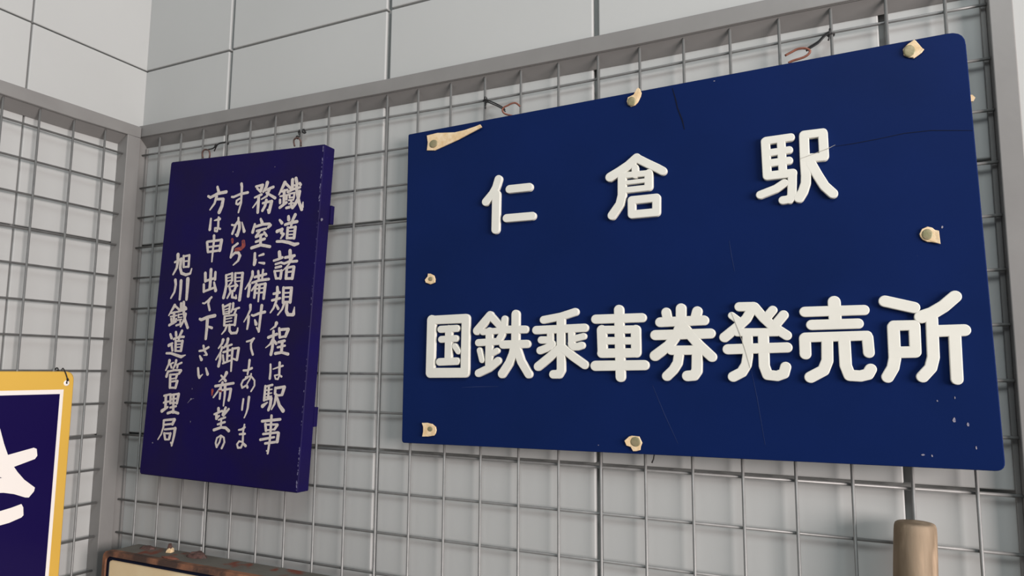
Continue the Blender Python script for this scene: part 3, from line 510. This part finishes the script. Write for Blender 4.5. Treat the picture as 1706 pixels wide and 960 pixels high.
# ------------------------------------------------------------ yellow-edged enamel sign on the left wall
my = Matrix(((0, 0, 1, 0.012), (1, 0, 0, -0.34), (0, 1, 0, 1.35), (0, 0, 0, 1)))
ys = thing('enamel_sign', 'navy enamel sign with yellow edge and white lettering on the left mesh', 'sign', mat4=my)
def ly(y, z): return (y + 0.34, z - 1.35)
x1, yt = 0.34 - 0.0912, 0.1993
prism('plate', rounded([(-x1, yt), (x1, yt), (x1 + 0.0006, -yt), (-x1, -yt)], [0.014] * 4, 6), -0.0075, 0.0, M_YEL, ys, bev=0.0015)
def framebox(name, ix, iy, z0, z1, material):
    a, b = x1 - ix, yt - iy
    return prism(name, [(-a, b), (a, b), (a, -b), (-a, -b)], z0, z1, material, ys)
framebox('white_line', 0.0148, 0.0262, 0.0, 0.0003, M_ENW)
framebox('navy_field', 0.0200, 0.0325, 0.0001, 0.0006, M_NAVY)
KA = [(-0.2036, 1.4959), (-0.1956, 1.4926), (-0.1871, 1.4707), (-0.1811, 1.4523), (-0.1749, 1.4368), (-0.1418, 1.4433), (-0.1377, 1.4414), (-0.136, 1.4319), (-0.1389, 1.4276), (-0.1658, 1.42), (-0.1605, 1.4124), (-0.1508, 1.4009), (-0.1357, 1.3882), (-0.1365, 1.3831), (-0.1428, 1.3758), (-0.1476, 1.3766), (-0.1627, 1.3834), (-0.1764, 1.3872), (-0.1972, 1.3892), (-0.2129, 1.3864), (-0.2121, 1.4011), (-0.1985, 1.4044), (-0.1795, 1.4074), (-0.1909, 1.4115), (-0.2121, 1.4082), (-0.2167, 1.4245), (-0.1965, 1.4285), (-0.2029, 1.449), (-0.2258, 1.4455), (-0.2298, 1.4623), (-0.2088, 1.4676), (-0.2153, 1.4907)]
KB = [(-0.1519, 1.3685), (-0.1491, 1.3636), (-0.1479, 1.3529), (-0.1504, 1.3503), (-0.1658, 1.346), (-0.1797, 1.3445), (-0.1964, 1.3485), (-0.208, 1.3606), (-0.2148, 1.3788), (-0.2015, 1.3766), (-0.198, 1.3674), (-0.1868, 1.3626), (-0.1786, 1.3635), (-0.1647, 1.3656)]
lv = []; lf = []
for P in (KA, KB):
    n = len(P); b0 = len(lv)
    for z in (0.0005, 0.0011):
        for p in P: lv.append((*ly(*p), z))
    lf += [tuple(b0 + n + i for i in range(n))] + [(b0 + i, b0 + (i + 1) % n, b0 + n + (i + 1) % n, b0 + n + i) for i in range(n)]
o = put('letter', lv, lf, M_ENW, ys); o['label'] = 'large white character'
a = ly(-0.1026, 1.5323)
o = dome('eyelet', a, 0.0042, 0.0042, 0.0009, 0.0, M_ENW, ys); o['label'] = 'white eyelet'
dome('eyelet_hole', a, 0.0012, 0.0012, 0.0002, 0.0009, M_TIE, ys)

# ------------------------------------------------------------ wooden pole
v = []; f = []; n = 28
prof = [(0.0, 0.0190), (0.4, 0.0186), (0.9, 0.0182), (1.25, 0.0178), (1.385, 0.0175), (1.416, 0.0170), (1.4205, 0.0166), (1.4228, 0.0158), (1.4237, 0.0146), (1.424, 0.012)]
for z, r in prof:
    cx = 1.0932 - (1.424 - z) * 0.045; cy = -0.0215 - (1.424 - z) * 0.02
    for k in range(n):
        a = 2 * math.pi * k / n; rr = r * (1 + 0.012 * math.sin(3 * a + z * 9) + 0.008 * math.sin(7 * a))
        v.append((cx + rr * math.cos(a), cy + rr * math.sin(a), z))
for l in range(len(prof) - 1):
    for k in range(n): f.append((l * n + k, l * n + (k + 1) % n, (l + 1) * n + (k + 1) % n, (l + 1) * n + k))
f += [tuple(range(n)), tuple((len(prof) - 1) * n + k for k in range(n))]
o = put('wooden_pole', v, f, M_WOOD, smooth=True)
tag(o, 'round weathered wooden pole leaning on the mesh under the large blue sign', 'pole')

# ------------------------------------------------------------ rusty box hung at the bottom left
rb = thing('rusty_box', 'old rusty metal box with cream front hung low in the corner', 'box', (0.28, -0.03, 0.97))
X0, X1, Y0, Y1, Z0, Z1 = 0.0585 - 0.28, 0.22, -0.058 + 0.03, -0.0090 + 0.03, 0.0, 0.3215
def shell(name, xa, xb, za, zb, ya, yb, rad, material, seg=6, bev=0.0015, wob=0.0):
    Q = rounded([(xa, zb), (xb, zb), (xb, za), (xa, za)], [rad] * 4, seg); n = len(Q); v = []; f = []
    for y in (ya, ya + bev, yb):
        for i, (x, z) in enumerate(Q):
            k = (bev if y == ya else 0.0)
            cx, cz = (xa + xb) / 2, (za + zb) / 2
            v.append((x - math.copysign(k, x - cx), y, z - math.copysign(k, z - cz) + (random.uniform(-wob, wob) if y == ya else 0)))
    for l in range(2):
        for i in range(n): j = (i + 1) % n; f.append((l * n + i, l * n + j, (l + 1) * n + j, (l + 1) * n + i))
    f += [tuple(range(n)), tuple(2 * n + i for i in range(n))]
    return put(name, v, f, material, rb)
shell('body', X0, X1, Z0, Z1, Y0 + 0.004, Y1, 0.012, M_BOXM)
def ring(name, xa, xb, za, zb, t, ya, yb, material, rad):
    A = rounded([(xa, zb), (xb, zb), (xb, za), (xa, za)], [rad] * 4, 6); B = rounded([(xa + t, zb - t), (xb - t, zb - t), (xb - t, za + t), (xa + t, za + t)], [max(rad - t * 0.5, 0.003)] * 4, 6)
    n = len(A); v = []; f = []
    w = [random.uniform(-0.0008, 0.0008) for _ in range(n)]
    for L_, y in ((A, yb), (A, ya + 0.0015), (B, ya), (B, yb)):
        for i, (x, z) in enumerate(L_): v.append((x, y, z + (w[i] if L_ is B else 0)))
    for l in range(4):
        for i in range(n): j = (i + 1) % n; l2 = (l + 1) % 4; f.append((l * n + i, l * n + j, l2 * n + j, l2 * n + i))
    return put(name, v, f, material, rb)
ring('rim', X0 - 0.001, X1 + 0.001, Z0 - 0.001, Z1 + 0.001, 0.0075, Y0 - 0.002, Y0 + 0.008, M_RIM, 0.013)
ring('gasket', X0 + 0.0062, X1 - 0.0062, Z0 + 0.0050, Z1 - 0.0050, 0.0062, Y0 - 0.0005, Y0 + 0.008, M_CRACK, 0.010)
box('front_panel', X0 + 0.0105, X1 - 0.0105, Y0 + 0.0012, Y0 + 0.006, Z0 + 0.0105, Z1 - 0.0105, M_CREAM, rb, 0.001)
def flake(cx, cy, rx, ry, h, material):
    n = 9; v = []; f = []
    for k, z in ((1.0, 0.0), (0.8, h * 0.7), (0.45, h)):
        for i in range(n):
            a = 6.283 * i / n; q_ = random.uniform(0.7, 1.1) * k
            v.append((cx + rx * q_ * math.cos(a), cy + ry * q_ * math.sin(a), Z1 - 0.0005 + z * random.uniform(0.8, 1.1)))
    for l in range(2):
        for i in range(n): j = (i + 1) % n; f.append((l * n + i, l * n + j, (l + 1) * n + j, (l + 1) * n + i))
    f += [tuple(range(n)), tuple(2 * n + i for i in range(n))]
    return put('rust_flake', v, f, material, rb)
FLAKES = [(0.103, -0.021, 0.017, 0.009, 0.004, M_DRUST), (0.150, -0.020, 0.006, 0.006, 0.006, M_TAN), (0.146, -0.018, 0.005, 0.004, 0.011, M_DRUST), (0.206, -0.022, 0.022, 0.010, 0.008, M_DRUST), (0.180, -0.044, 0.020, 0.006, 0.003, M_RUST)]
for fx, fy, rx, ry, h, mt in FLAKES: flake(fx - 0.28, fy + 0.03, rx, ry, h, mt)
